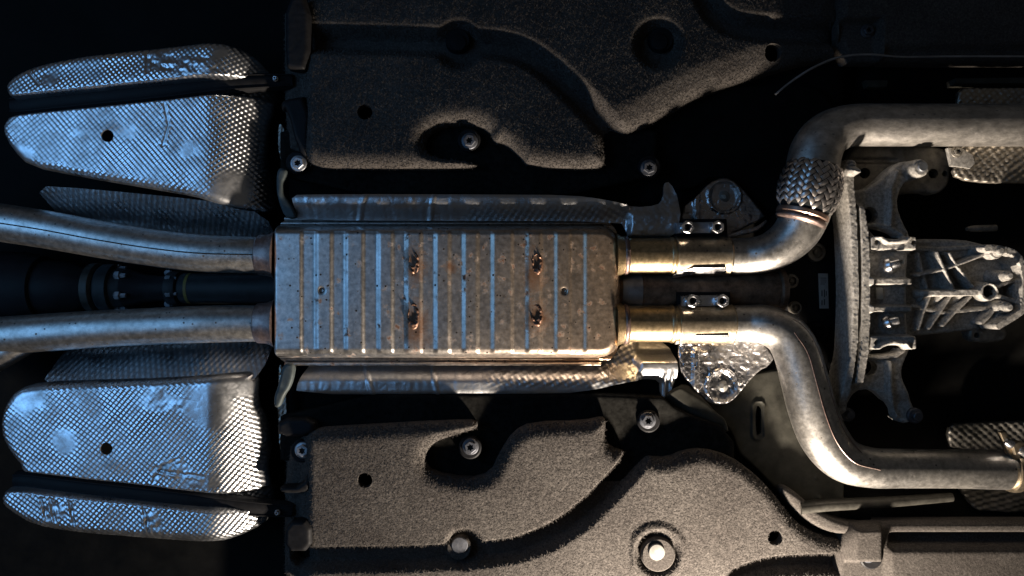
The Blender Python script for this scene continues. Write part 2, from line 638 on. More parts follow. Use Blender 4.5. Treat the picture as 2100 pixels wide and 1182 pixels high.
def screw(x, y, h, R, parent, mat='zinc', name='screw', spin=0.2):
    """flanged hex screw with a star recess"""
    N = 24
    star = lambda r: [(x + r * (1 + .22 * math.cos(6 * (2 * math.pi * i / N))) * math.cos(2 * math.pi * i / N + spin),
                       y + r * (1 + .22 * math.cos(6 * (2 * math.pi * i / N))) * math.sin(2 * math.pi * i / N + spin)) for i in range(N)]

    def hx(sc):
        P = []
        for i in range(N):
            a = 2 * math.pi * i / N
            b = (a % (math.pi / 3)) - math.pi / 6
            P.append((x + R * .72 * sc * .9 / math.cos(b) * math.cos(a + spin), y + R * .72 * sc * .9 / math.cos(b) * math.sin(a + spin)))
        return P
    o = loops(name, [(ngon(x, y, R, N, spin), h - 9), (ngon(x, y, R, N, spin), h - 6), (ngon(x, y, R * .92, N, spin), h - 4.5), (hx(1.02), h - 3.5),
                     (hx(1.0), h + 1), (hx(.9), h + 2.2), (star(R * .36), h + 2.2), (star(R * .33), h - 2)], mat, parent)
    loops('star_recess', [(star(R * .36), h - 1.0), (ngon(x, y, R * .1, N), h - 2)], 'void', o, close=True)
    return o


# ================================================================== the setting
def floor_h(X, Y, d):
    h = -170 + 0 * X
    # sheet steps either side of the tunnel in front of the muffler
    h = np.maximum(h, -170 + 70 * sm(X, 1325, 1350) * (1 - sm(X, 1775, 1800)) * sm(np.abs(Y - 590), 150, 185))
    # panel backing either side of the tunnel
    h = np.maximum(h, -170 + 60 * sm(X, 545, 560) * (1 - sm(X, 1345, 1370)) * sm(np.abs(Y - 595), 165, 195))
    h = h - 6 * (1 - sm(np.abs(X - 1512), 1, 4)) * sm(Y, 700, 760)
    h = h + 60 * sm(X, 1800, 1860) * (sm(Y, 1030, 1060) + 1 - sm(Y, 120, 170)) + 2.5 * vnoise(X, Y, 60, 3)
    return h


field('underbody_floor', [(-700, -500), (2800, -500), (2800, 1700), (-700, 1700)], 12, floor_h, 'floor', round_n=0, skirt=0, kind='structure',
      label='dark painted underbody sheet metal behind everything')

# ================================================================== carpeted panels


TILT = 0.143            # the panels rise towards the sills; slope added to dim the upper, brighten the lower


def fibre(X, Y, seed):
    return 0.55 * vnoise(X, Y, 4.2, seed) + 0.5 * vnoise(X, Y, 7, seed + 1) + 0.8 * vnoise(X, Y, 90, seed + 2)


def fibres(poly, holes, hfun, plane, n, parent, seed):
    """loose felt hairs lying on a panel"""
    r = np.random.RandomState(seed)
    P = chaikin(poly, 1)
    x0, x1 = 560, 1746
    y0, y1 = max(-20, min(p[1] for p in P)), min(1200, max(p[1] for p in P))
    X, Y = r.uniform(x0, x1, n), r.uniform(y0, y1, n)
    d = sd_poly(X, Y, P)
    ok = d > 2
    for hx, hy, hr in holes:
        ok &= np.hypot(X - hx, Y - hy) > hr + 1
    X, Y, d = X[ok], Y[ok], d[ok]
    a = r.uniform(0, 2 * math.pi, len(X))
    L = r.uniform(3, 8, len(X))
    w = r.uniform(.35, .8, len(X))
    lift = r.uniform(.05, .75, len(X))
    h0 = hfun(X, Y, d) + .1
    TX, TY = X + np.cos(a) * L, Y + np.sin(a) * L
    h1 = hfun(TX, TY, np.maximum(sd_poly(TX, TY, P), 0)) + lift
    h1 = np.where(np.abs(h1 - h0) > 9, h0, h1)
    B = plane(X, Y)
    f = (D - B) / D

    def w3(x, y, h):
        return np.stack([(x - CX) * f * S, (y - CY) * f * S, Z0 - (h + B) * S], 1)
    px, py = -np.sin(a) * w, np.cos(a) * w
    mx, my_, mh = (X + TX) / 2, (Y + TY) / 2, np.maximum((h0 + h1) / 2, h0) + lift * .5
    V = np.concatenate([w3(X - px, Y - py, h0), w3(X + px, Y + py, h0), w3(mx + px * .8, my_ + py * .8, mh), w3(mx - px * .8, my_ - py * .8, mh), w3(TX, TY, h1)])
    m = len(X)
    i = np.arange(m)
    F = np.stack([i, i + m, i + 2 * m, i + 3 * m], 1).tolist() + np.stack([i + 3 * m, i + 2 * m, i + 4 * m], 1).tolist()
    return make('felt_hair', V, F, 'carpet', parent, smooth=False, kind='stuff')


def chan(X, Y, path, w, depth, soft):
    d = d_line(X, Y, chaikin(path, 2, False))
    return -depth * (1 - sm(d, w - soft, w + soft))


up = Thing('underbody_panel', 'large black felt underbody panel above the muffler', 'underbody panel', (1150, 170, -20))
UP = [(566, -90), (566, 300), (600, 312), (640, 340), (700, 344), (960, 344), (984, 337), (962, 327), (892, 320), (866, 302), (872, 274), (905, 254), (965, 249), (1002, 262), (1012, 288), (1036, 291),
      (1064, 314), (1086, 340), (1234, 346), (1246, 330), (1240, 292), (1258, 276), (1302, 266), (1340, 250), (1380, 225), (1450, 187), (1530, 160), (1600, 136), (1680, 115), (1742, 111),
      (1742, -90)]
UPc = [(610, 78), (870, 84), (945, 90), (1000, 89), (1060, 99), (1112, 128), (1165, 175), (1215, 225), (1262, 278), (1285, 310)]


def up_h(X, Y, d):
    h = -34 + 34 * rnd(d / 30.0)
    h = h - 34 * (1 - sm(X, 604, 642))
    low = sm(X, 1240, 1300)
    h = h - 12 * low * (1 - sm(d, 10, 60))
    h = h + chan(X, Y, UPc, 21, 40, 14)
    h = h + chan(X, Y, [(1440, -40), (1452, 10), (1490, 46), (1550, 60), (1760, 66)], 20, 34, 13)
    for cx, cy, r in ((940, 92, 40), (1350, 90, 42)):
        h = np.minimum(h, h * 0 - 40 + 40 * sm(np.hypot(X - cx, Y - cy), r - 14, r + 16) + np.minimum(h, 0) * sm(np.hypot(X - cx, Y - cy), r - 14, r + 16))
    h = h - 22 * sm(X, 1718, 1742) * sm(Y, 12, 34)
    return h + fibre(X, Y, 11)


upm = field('felt_sheet', UP, 2.6, up_h, 'carpet', up, holes=[(748, 230, 15.5), (1588, 105, 18)], round_n=1, skirt=26, plane=lambda X, Y: -TILT * (345 - Y))

fibres(UP, [(748, 230, 15.5), (1588, 105, 18)], up_h, lambda X, Y: -TILT * (345 - Y), 60000, up, 501)

lp = Thing('underbody_panel', 'large felt underbody panel below the muffler, brightly lit', 'underbody panel', (1150, 1020, -20))
LP = [(566, 1290), (566, 930), (600, 900), (640, 884), (700, 880), (860, 871), (950, 867), (974, 868), (980, 882), (962, 890), (926, 900), (890, 912), (870, 934), (868, 956), (884, 976), (960, 990),
      (1005, 978), (1024, 936), (1052, 892), (1090, 872), (1200, 869), (1240, 860), (1247, 868), (1243, 900), (1256, 924), (1290, 934), (1330, 944), (1378, 946), (1408, 932), (1450, 926), (1510, 944),
      (1565, 985), (1604, 1030), (1640, 1078), (1690, 1104), (1746, 1114), (1746, 1290)]
LPc = [(610, 1150), (880, 1147), (945, 1140), (1004, 1138), (1076, 1126), (1157, 1090), (1221, 1038), (1272, 984), (1302, 950), (1320, 925)]


def lp_h(X, Y, d):
    h = -34 + 34 * rnd(d / 30.0)
    h = h - 34 * (1 - sm(X, 600, 644))
    h = h + chan(X, Y, LPc, 22, 46, 7)
    h = h + chan(X, Y, [(1470, 1240), (1492, 1198), (1550, 1170), (1612, 1160), (1760, 1158)], 17, 34, 7)
    for cx, cy, r, dp in ((952, 1128, 38, 46), (1348, 1134, 42, 20)):
        q = np.hypot(X - cx, Y - cy)
        h = h - (dp + np.minimum(h, 0)) * (1 - sm(q, r - 12, r + 8))
    h = h + 6 * (1 - sm(np.abs(np.hypot(X - 1348, Y - 1134) - 52), 0, 14)) * sm(X, 1290, 1300)
    h = h - 18 * sm(X, 1722, 1746)
    return h + fibre(X, Y, 31)


lpm = field('felt_sheet', LP, 2.6, lp_h, 'carpet', lp, holes=[(748, 986, 15.5), (1590, 1104, 15.5)], round_n=1, skirt=26, plane=lambda X, Y: -TILT * (Y - 870))

fibres(LP, [(748, 986, 15.5), (1590, 1104, 15.5)], lp_h, lambda X, Y: -TILT * (Y - 870), 75000, lp, 502)

for th, pts in ((up, [(613, 336, -20), (963, 290, -22), (1330, 345, -25), (1778, 65, -44)]), (lp, [(622, 923, -20), (965, 916, -22), (1328, 862, -25), (1780, 1140, -28)])):
    for i, (x, y, h) in enumerate(pts):
        loops('screw_boss', [(ngon(x, y, 24, 24), h - 26), (ngon(x, y, 23, 24), h - 12), (ngon(x, y, 20, 24), h - 9), (ngon(x, y, 8, 24), h - 9)], 'black', th, close=True)
        screw(x, y, h, 17 if i < 3 else 14, th, 'zinc_dull' if i == 0 else 'screw_grey', spin=random.random())
for th, P, pl_ in ((up, [(560, 215), (1360, 215), (1352, 398), (560, 398)], lambda X, Y: -TILT * (345 - Y)), (lp, [(560, 816), (1360, 812), (1400, 850), (1520, 890), (1520, 1000), (560, 1000)], lambda X, Y: -TILT * (Y - 870))):
    field('mounting_flange', P, 6, lambda X, Y, d: -48 + 4 * rnd(d / 6) + 1.5 * vnoise(X, Y, 30, 66), 'flange', th, plane=pl_, round_n=1, skirt=40)
# clip posts in the dimples
for th, x, y, h, m in ((up, 940, 90, -22 - TILT * 255, 'black'), (up, 1352, 88, -22 - TILT * 257, 'black'), (lp, 943, 1117, -26 - TILT * 247, 'screw_grey'), (lp, 1346, 1131, 4 - TILT * 261, 'post')):
    big = 26 if m != 'post' else 36
    loops('clip_base', [(ngon(x, y, big, 32), h - 26), (ngon(x, y, big * .96, 32), h - 6), (ngon(x, y, big * .88, 32), h - 2), (ngon(x, y, big * .5, 32), h - 2)], 'carpet' if th is lp else 'black', th, close=True)
    loops('clip_head', [(ngon(x, y, 17, 28), h - 5), (ngon(x, y, 17, 28), h), (ngon(x, y, 15.5, 28), h + 2), (ngon(x, y, 6, 28), h + 2.6)], m, th, close=True)

# edge tabs at the rear end of the panels
for th, tabs in ((up, [[(576, -20), (628, -20), (628, 136), (586, 136), (576, 124)], [(566, 206), (574, 196), (628, 188), (628, 330), (600, 300), (580, 218), (568, 220)]]),
                 (lp, [[(560, 862), (640, 862), (640, 900), (560, 904)], [(564, 1004), (612, 1004), (626, 960), (634, 1012), (612, 1020), (566, 1020)], [(576, 1076), (632, 1076), (632, 1142), (574, 1142)]])):
    for t in tabs:
        field('tab', t, 3, lambda X, Y, d: -34 + 12 * rnd(d / 9) + fibre(X, Y, 5) * .6, 'black', th, round_n=1, skirt=14)

# front floor covers at the right edge
fu = Thing('floor_cover', 'dark moulded floor cover at the upper right corner', 'floor cover', (1950, 50, -20))


def fu_h(X, Y, d):
    h = -30 + 22 * rnd(d / 16)
    h = h - 26 * (1 - sm(np.maximum(np.abs(X - 1782) - 40, np.abs(Y - 70) - 42), -6, 6))
    h = h - 16 * sm(Y, 78, 96) * sm(X, 1826, 1840)
    return h - 18 + fibre(X, Y, 51) * .8


field('felt_sheet', [(1738, -90), (2260, -90), (2260, 112), (1850, 112), (1738, 110)], 3.2, fu_h, 'carpet', fu, round_n=1, skirt=26)
fl = Thing('floor_cover', 'dark moulded floor cover at the lower right corner', 'floor cover', (1950, 1130, -20))


def fl_h(X, Y, d):
    h = -40 + 14 * rnd(d / 10)
    h = h + 34 * (1 - sm(np.maximum(np.abs(X - 1788) - 34, np.abs(Y - 1124) - 40), -10, 6))
    h = h - 20 * (1 - sm(np.abs(Y - 1122), 8, 18)) * sm(X, 1840, 1860) + 10 * sm(X, 1830, 1850) * sm(Y, 1128, 1150)
    return h - 18 + fibre(X, Y, 61) * .8


field('felt_sheet', [(1740, 1088), (1840, 1086), (2260, 1086), (2260, 1290), (1740, 1290)], 3.2, fl_h, 'carpet', fl, round_n=1, skirt=26)

# ================================================================== rear heat shields


def shield(name, label, poly, groove, gdepth, main_end, holes, seed, flat, base, side, at, creases=(), crush=()):
    th = Thing(name, label, 'heat shield', at)

    def hf(X, Y, d):
        h = base - 16 + 16 * rnd(d / 20)
        h = h - 74 * np.clip((X - main_end + 12) / 100, 0, 1.3) ** 1.9
        h = h - side(X, Y)
        g = d_line(X, Y, groove)
        h = h - gdepth * (1 - sm(g, 9, 23))
        h = h + 3.0 * vnoise(X, Y, 90, seed) + 1.6 * vnoise(X, Y, 35, seed + 1)
        k = np.ones_like(X)
        for fx, fy, fr in flat:
            k *= sm(np.hypot(X - fx, Y - fy) + 14 * vnoise(X, Y, 20, seed + 5), fr * .55, fr * 1.1)
        crease = sm(vnoise(X, Y, 55, seed + 7), 0.28, 0.42)
        k = k * (1 - .8 * crease)
        for cl in creases:
            wob = 5 * vnoise(X, Y, 16, seed + 13)
            dl = d_line(X + wob, Y + wob, cl)
            h = h - 0.8 * (1 - sm(dl, 0, 4)) + 0.7 * (1 - sm(np.abs(dl - 6), 0, 4))
            k = k * sm(dl, 1, 7)
        for cx_, cy_, rx_, ry_ in crush:
            m_ = 1 - sm(np.hypot((X - cx_) / rx_, (Y - cy_) / ry_) + .5 * vnoise(X, Y, 18, seed + 21), .6, 1.1)
            h = h + m_ * (3.2 * vnoise(X, Y, 11, seed + 22) + 2.0 * vnoise(X, Y, 5.5, seed + 23))
            k = k * (1 - .7 * m_)
        h = h + 0.92 * k * emboss(X + 4 * vnoise(X, Y, 120, seed + 3), Y + 4 * vnoise(X, Y, 120, seed + 4), 12.0, 11.2, 0.10 if seed == 1 else -0.12, 0.9) * (1 + 1.1 * sm(X, 420, 470))
        h = h + crease * 1.1 * vnoise(X, Y, 9, seed + 9)
        return h
    field('foil_sheet', poly, 1.6, hf, 'foil', th, holes=holes, round_n=1, skirt=5)
    return th


SU = [(8, 172), (28, 150), (78, 130), (150, 116), (240, 104), (330, 95), (440, 83), (492, 92), (520, 118), (532, 140), (534, 200), (524, 250), (522, 320), (532, 370), (534, 430), (480, 428), (420, 410),
      (400, 403), (300, 386), (160, 362), (60, 342), (24, 306), (5, 268), (14, 246), (36, 226), (30, 205), (14, 192)]
gu = [(10, 222), (60, 216), (160, 206), (320, 190), (420, 178), (560, 168)]
shield('heat_shield', 'embossed foil heat shield at the upper left behind a black bar', SU, gu, 34, 436, [(226, 281, 12.5)], 1,
       [(44, 322, 34), (470, 392, 46), (452, 110, 16), (330, 130, 22), (395, 305, 26)], 12,
       lambda X, Y: 30 * sm(Y - (318 + (X - 20) * .20), 0, 48) ** 1.5 + 10 * sm(95 - (Y - (186 - .17 * X)) - 60, 0, 60), (260, 260, -20),
       creases=[[(340, 215), (352, 260), (338, 300)], [(60, 150), (84, 176)], [(300, 92), (306, 150)]], crush=[(400, 138, 74, 24), (330, 120, 40, 22)])
SL = [(2, 884), (8, 834), (36, 798), (76, 785), (180, 781), (350, 776), (496, 765), (512, 772), (510, 836), (524, 866), (530, 935), (524, 975), (530, 1010), (530, 1086), (500, 1104), (440, 1117),
      (300, 1107), (150, 1092), (70, 1076), (18, 1048), (3, 1026), (12, 1004), (36, 984), (52, 964), (16, 918)]
gl_ = [(10, 985), (60, 986), (160, 998), (320, 1016), (420, 1028), (560, 1040)]
shield('heat_shield', 'embossed foil heat shield at the lower left behind a black bar', SL, gl_, 34, 440, [(224, 918, 12.5)], 41,
       [(62, 812, 46), (430, 830, 62), (140, 906, 32), (320, 1072, 24), (480, 790, 40)], 12,
       lambda X, Y: 26 * sm((812 - .05 * X) - Y, 0, 40) ** 1.5 + 16 * sm(Y - 1075 - .03 * X, 0, 45), (260, 940, -20),
       creases=[[(322, 985), (336, 958), (372, 940)], [(330, 962), (420, 975)], [(300, 1040), (312, 1104)], [(92, 1020), (104, 1062)], [(112, 1022), (122, 1066)], [(150, 1026), (160, 1070)]], crush=[(360, 962, 46, 20), (318, 1074, 22, 30), (128, 1044, 42, 22)])


def inner(label, poly, seed, sgn, at):
    def hf(X, Y, d):
        return -30 - 0.85 * (190 - np.abs(Y - 590)) + .9 * emboss(X, Y, 12, 20, 0.1 * sgn) + 2.5 * vnoise(X, Y, 40, seed)
    return field('tunnel_liner', poly, 1.9, hf, 'foil', None, h0=-60, round_n=1, skirt=5, label=label, cat='heat shield')


inner('dim embossed foil strip behind the upper left exhaust pipe', [(92, 386), (200, 392), (420, 412), (540, 430), (560, 520), (420, 520), (150, 520), (118, 440)], 71, -1, None)
inner('dim embossed foil strip behind the lower left exhaust pipe', [(100, 800), (126, 700), (300, 690), (556, 680), (540, 772), (500, 782), (300, 792)], 72, 1, None)

for lab, P in (('black bar across the upper left foil heat shield', [(30, 219, -26, 19), (60, 217, -24, 22), (160, 206, -23, 23), (320, 190, -23, 23), (430, 177, -28, 22), (520, 171, -44, 20), (600, 168, -64, 16)]),
               ('black bar across the lower left foil heat shield', [(36, 984, -26, 19), (66, 986, -24, 22), (160, 998, -23, 23), (320, 1016, -23, 23), (430, 1029, -28, 22), (520, 1039, -44, 20), (600, 1045, -64, 16)])):
    th = Thing('brace_bar', lab, 'brace bar', P[3][:3])
    tube('bar', P, 'black', th, seg=20, squash=.8)
    seam(P, 0.75, 2.4, 'black', th, 'rib')
    seam(P, -0.75, 2.4, 'black', th, 'rib')
    x, y = (566, 163) if P[0][1] < 500 else (570, 1050)
    screw(x, y, -34, 6, th, 'zinc', 'end_screw')

# grey-green edge strips beside the muffler's rear end
field('edge_strip', [(562, 340), (584, 344), (580, 362), (574, 372), (574, 396), (584, 408), (596, 425), (606, 446), (580, 448), (566, 415), (560, 385)], 2.5,
      lambda X, Y, d: -20 + 5 * rnd(d / 5) + 2 * vnoise(X, Y, 14, 8), 'strip', None, label='narrow grey green metal strip above the rear corner of the muffler', cat='metal strip', skirt=8)
field('edge_strip', [(574, 746), (600, 748), (596, 778), (588, 800), (578, 812), (568, 840), (556, 838), (556, 815), (566, 790)], 2.5,
      lambda X, Y, d: -20 + 5 * rnd(d / 5) + 2 * vnoise(X, Y, 14, 9), 'strip', None, label='narrow grey green metal strip below the rear corner of the muffler', cat='metal strip', skirt=8)
for lab, y0, y1 in (('thin crinkled foil sliver beside the upper panel', 236, 336), ('thin crinkled foil sliver beside the lower panel', 752, 960)):
    field('foil_sliver', [(548, y0), (560, y0 + 8), (566, (y0 + y1) / 2), (572, y1), (560, y1 + 2), (548, y1 - 40)], 2.2,
          lambda X, Y, d: -70 + 1.5 * emboss(X, Y, 9, 26, .4) + 2 * vnoise(X, Y, 6, 4), 'foil_dim', None, label=lab, cat='foil', skirt=6)

# ================================================================== rear exhaust pipes and drive shaft
pu = Thing('exhaust_pipe', 'exhaust pipe leaving the muffler to the left, upper one with a dark seam', 'exhaust pipe', (260, 495, 0))
PU = [(-120, 436, -12, 39), (-30, 452, -14, 39), (100, 472, -16, 39), (220, 494, -18, 38), (330, 511, -22, 38), (430, 521, -25, 38), (560, 524, -36, 37)]
tube('pipe', PU, 'pipe', pu, seg=40)
seam(PU, 0.02, 1.5, 'void', pu)
ring('collar', (528, 523, -34), (566, 524, -36), [(0, 38), (.1, 41), (.5, 42), (.8, 46), (1, 50)], 'weld', pu, lump=.01)
pl = Thing('exhaust_pipe', 'exhaust pipe leaving the muffler to the left, lower one without seam', 'exhaust pipe', (260, 675, 0))
PL = [(-120, 702, -12, 39), (-30, 692, -14, 39), (100, 682, -16, 39), (220, 674, -18, 38), (330, 669, -22, 38), (430, 665, -25, 38), (560, 663, -36, 37)]
tube('pipe', PL, 'pipe', pl, seg=40)
ring('collar', (526, 663, -34), (566, 663, -36), [(0, 38), (.1, 41), (.5, 42), (.8, 46), (1, 50)], 'weld', pl, lump=.01)
tube('pipe_branch', [(-120, 770, -20, 30), (-50, 750, -20, 32), (10, 722, -20, 30), (60, 700, -22, 24)], 'pipe', pl, seg=28)

ds = Thing('drive_shaft', 'dark drive shaft with bolted joint between the two left exhaust pipes', 'drive shaft', (330, 592, -70))
hS = -90
ring('shaft_tube', (372, 592, hS), (620, 592, hS), [(0, 28), (.02, 31), (.97, 31), (1, 30)], 'shaft', ds)
ring('yellow_band', (388, 592, hS), (394, 592, hS), [(0, 31.5), (1, 31.5)], mat_plain('yellow_paint', (0.16, 0.12, 0.03), 0.6), ds)
ring('joint_flange', (346, 592, hS), (372, 592, hS), [(0, 26), (.1, 34), (.5, 36), (.9, 34), (1, 30)], 'shaft', ds)
ring('rubber_boot', (262, 592, hS), (346, 592, hS), [(0, 40), (.15, 36), (.4, 30), (.8, 26), (1, 26)], 'black', ds)
ring('coupling_disc', (212, 592, hS), (262, 592, hS), [(0, 46), (.1, 50), (.55, 50), (.6, 42), (1, 38)], 'shaft', ds)
ring('coupling_flange', (186, 592, hS), (210, 592, hS), [(0, 44), (.2, 52), (.8, 52), (1, 46)], 'rod_steel', ds)
ring('rear_housing', (-80, 592, hS), (186, 592, hS), [(0, 80), (.5, 74), (.65, 66), (.66, 58), (.85, 54), (1, 36)], 'black', ds)
for k in range(6):
    a = k * math.pi / 3 + .35
    for xx, rr, R in ((246, 42, 9), (350, 32, 7)):
        yy, hh = 592 + rr * math.sin(a), hS + rr * math.cos(a)
        if math.cos(a) > -.3:
            ring('bolt', (xx - 12, yy, hh), (xx + 12, yy, hh), [(0, R * .6), (.15, R), (.5, R), (.55, R * .6), (1, R * .5)], 'zinc_dull', ds, seg=6)

# ================================================================== muffler
mf = Thing('muffler', 'large ribbed steel muffler with rust spots at the centre', 'muffler', (915, 598, 0))
bands = [(618, 648), (680, 709), (745, 776), (805, 833), (864, 893), (922, 951), (980, 1010), (1051, 1081), (1110, 1140), (1170, 1200)]
HM = 0


def round_rect(x0, y0, x1, y1, rl, rr):
    P = []
    for cx, cy, r, a0 in ((x1 - rr, y0 + rr, rr, -90), (x1 - rr, y1 - rr, rr, 0), (x0 + rl, y1 - rl, rl, 90), (x0 + rl, y0 + rl, rl, 180)):
        P += [(cx + r * math.cos(math.radians(a0 + k * 11.25)), cy + r * math.sin(math.radians(a0 + k * 11.25))) for k in range(9)]
    return P


MUF_FACE = round_rect(480, 459, 1278, 738, 10, 46)


def muffler_h(X, Y, d):
    c = np.minimum(Y - 445, 751 - Y)
    s = rnd((sd_poly(X, Y, MUF_FACE)) / 23.0) * rnd((X - 554) / 13.0 + .04)
    h = HM - 54 + 54 * s
    lip = 1 - sm(c, 10, 13)
    h = h + 6 * lip - 0.75 * np.clip(9 - c, 0, 9)
    dip = np.zeros_like(X)
    for a, b in bands:
        e = 4.0
        dip += np.clip((X - a + 2.4) / 4.8, 0, 1) * (1 - np.clip((X - b + e) / (2 * e), 0, 1))
    my = sm(Y, 471, 477) * (1 - sm(Y, 720, 728))
    h = h - 3.3 * dip * my
    # slight pillow, dents round the drain holes
    h = h + 1.6 * np.cos((X - 915) / 360 * 1.4) * sm(c, 20, 80) + .9 * vnoise(X, Y, 120, 3) + .5 * vnoise(X, Y, 40, 4)
    for x, y in ((660, 596), (1157, 597)):
        h = h - 3 * (1 - sm(np.hypot(X - x, Y - y), 2, 10))
    return h


shell = field('shell', round_rect(554, 445, 1276, 751, 26, 44),
              2.2, muffler_h, 'muffler', mf, h0=HM, round_n=0, skirt=70, sharp=70)
# folded seam bead along both long edges
for y, yy in ((449, 454), (747, 742)):
    tube('folded_seam', [(584, y, HM - 49, 3.6), (800, y, HM - 49, 3.6), (1000, y, HM - 49, 3.6), (1232, y, HM - 49, 3.6)], 'muffler', shell, seg=10, per=24, wob=.22)
ff = (D - HM) / D
for i, (x, y, rx, ry) in enumerate(((849, 540, 13, 25), (848, 649, 14, 30), (1102, 541, 12, 25), (1101, 648, 13, 26))):
    def scar(X, Y, d, x=x, y=y, rx=rx, ry=ry, i=i):
        q = np.hypot((X - x) / rx, (Y - y) / ry)
        h = HM - 4 + 7 * rnd((1.0 - q) / .35) - 12 * (1 - sm(np.hypot((X - x + 2) / rx, (Y - y + 5) / ry), .25, .6))
        return h + 4.5 * vnoise(X, Y, 6, 20 + i) * sm(1.05 - q, 0, .3) + 3 * vnoise(X, Y, 3, 30 + i) * sm(1.05 - q, 0, .3)
    o = field('weld_scar', ngon(x, y, 1, 24, 0, rx * 1.05, ry * 1.05), 1.5, scar, 'scar', shell, h0=HM, round_n=0, skirt=3)
    loops('burn_hole', [(ngon(x - 2 + 4 * vnoise(np.array([x]), np.array([y]), 1, i)[0], y - 5 + (i % 2) * 9, 1, 14, .3, 3.2, 8), HM + 0.8), (ngon(x - 2, y - 5 + (i % 2) * 9, 1, 14, .3, 2.4, 6), HM - 2)], 'void', shell, close=True)
for x, y in ((660, 596), (1157, 597)):
    loops('drain_hole', [(ngon(x, y, 5.5, 20), HM - 3), (ngon(x, y, 5, 20), HM - .4), (ngon(x, y, 3.8, 20), HM - .4), (ngon(x, y, 3.6, 20), HM - 3), (ngon(x, y, 1, 20), HM - 3.2)], 'void', shell, close=True)
# inlet stubs with weld beads
for y in (525.5, 664.5):
    stub = ring('inlet_pipe', (1262, y, -36), (1392, y, -36), [(0, 48), (.05, 44), (.12, 40), (.17, 37.5), (.5, 37.5), (1, 37.5)], 'gold', mf, seg=48, sharp=60)
    ring('weld_bead', (1277, y, -36), (1288, y, -36), [(0, 38), (.25, 41), (.7, 41), (1, 38)], 'weld', stub, seg=56, lump=.05, sharp=80)
    ring('stop_ring', (1372, y, -36), (1382, y, -36), [(0, 37.6), (.4, 39.5), (.7, 39.5), (1, 37)], 'gold', stub, seg=48)

# ================================================================== sleeve clamps
for lab, y, by, nx, tilt in (('gold tinted pipe clamp joining the upper pipe to the muffler', 525.5, 466, (1407, 1468), 0), ('gold tinted pipe clamp joining the lower pipe to the muffler', 664.5, 616, (1417, 1478), 1)):
    th = Thing('pipe_clamp', lab, 'pipe clamp', (1440, y, 0))
    x0, x1 = (1382, 1495) if tilt == 0 else (1388, 1502)
    ring('sleeve', (x0, y, -36), (x1, y, -36), [(0, 38), (.01, 40.5), (.035, 41), (.06, 40), (.94, 40), (.97, 41), (1, 39)], 'sleeve', th, seg=56, sharp=45)
    # lapped lip along the lower side
    lip = [(x0 + 42, y + 24), (x1 - 8, y + 23), (x1 - 2, y + 28), (x1 - 8, y + 36), (x0 + 50, y + 36), (x0 + 16, y + 43), (x0 + 3, y + 45), (x0 + 4, y + 38), (x0 + 16, y + 32)]
    prism('lap_lip', lip, 2, -38, 'zinc', th, bevel=1.5, tilt=(0, -1.5))
    br = prism('bracket', [(x0 - 1, by - 17), (x1 - 4, by - 17), (x1 - 2, by + 18), (x0 + 2, by + 18)], -28, -66, 'black', th, bevel=3)
    prism('clamp_plate', [(nx[0] - 20, by - 9), (nx[1] + 10, by - 11), (nx[1] + 14, by + 12), (nx[0] - 20, by + 13)], -15, -24, 'zinc_dull' if tilt == 0 else 'zinc', th, bevel=3)
    for k, x in enumerate(nx):
        ring('bolt_shank', (x - 12, by + 3, -14), (x - 2, by + 2, -12), [(0, 8), (.3, 9), (1, 9)], 'zinc', th, seg=20)
        nut(x, by + 1, 2, 13.5, 7.2, 18, 'zinc', th, rot=.25 + .3 * k, off=(0, 0))

# ================================================================== upper front pipe with braided coupling
fu2 = Thing('front_pipe', 'upper front exhaust pipe with a braided flexible coupling', 'exhaust pipe', (1720, 360, 10))
E1 = [(1488, 526, -36, 37), (1530, 526, -34, 37.5), (1570, 520, -20, 39), (1606, 502, -12, 42), (1634, 474, -5, 46), (1650, 440, 2, 49), (1656, 420, 4, 49)]
tube('elbow', E1, 'pipe', fu2, seg=40)
E2 = [(1660, 385, 10, 50), (1666, 345, 10, 52), (1676, 305, 9, 51), (1700, 275, 8, 47), (1742, 259, 6, 43.5), (1800, 257, 4, 43), (1950, 257, 2, 43), (2200, 257, 0, 43)]
tube('long_pipe', E2, 'pipe_mottled', fu2, seg=40)
# barrel of the coupling: axis a->b, braid laid on it as single strands
A = np.array((1646.0, 436.0)); B = np.array((1672.0, 338.0)); AXL = np.linalg.norm(B - A)
hB = 14


def barrel_r(t):
    return 50 + 12 * math.sin(math.pi * min(max(t, 0), 1)) ** .8


core = ring('flexible_coupling', (*A, hB), (*B, hB), [(t / 12, barrel_r(t / 12) - 1.5) for t in range(13)], 'shaft', fu2, seg=48)
pa, pb = W(*A, hB), W(*B, hB)
axv = (pb - pa); LA = axv.length; axv.normalize()
nv = Vector((0, 0, -1)); sv = axv.cross(nv).normalized()
fB = (D - hB) / D


def on_barrel(s, t, lift):
    """s = arc units from the line facing the camera, t = axial units"""
    R = barrel_r(t / AXL)
    a = s / 62.0
    return pa + axv * (t / AXL * LA) + (nv * math.cos(a) + sv * math.sin(a)) * (R + lift) * S * fB


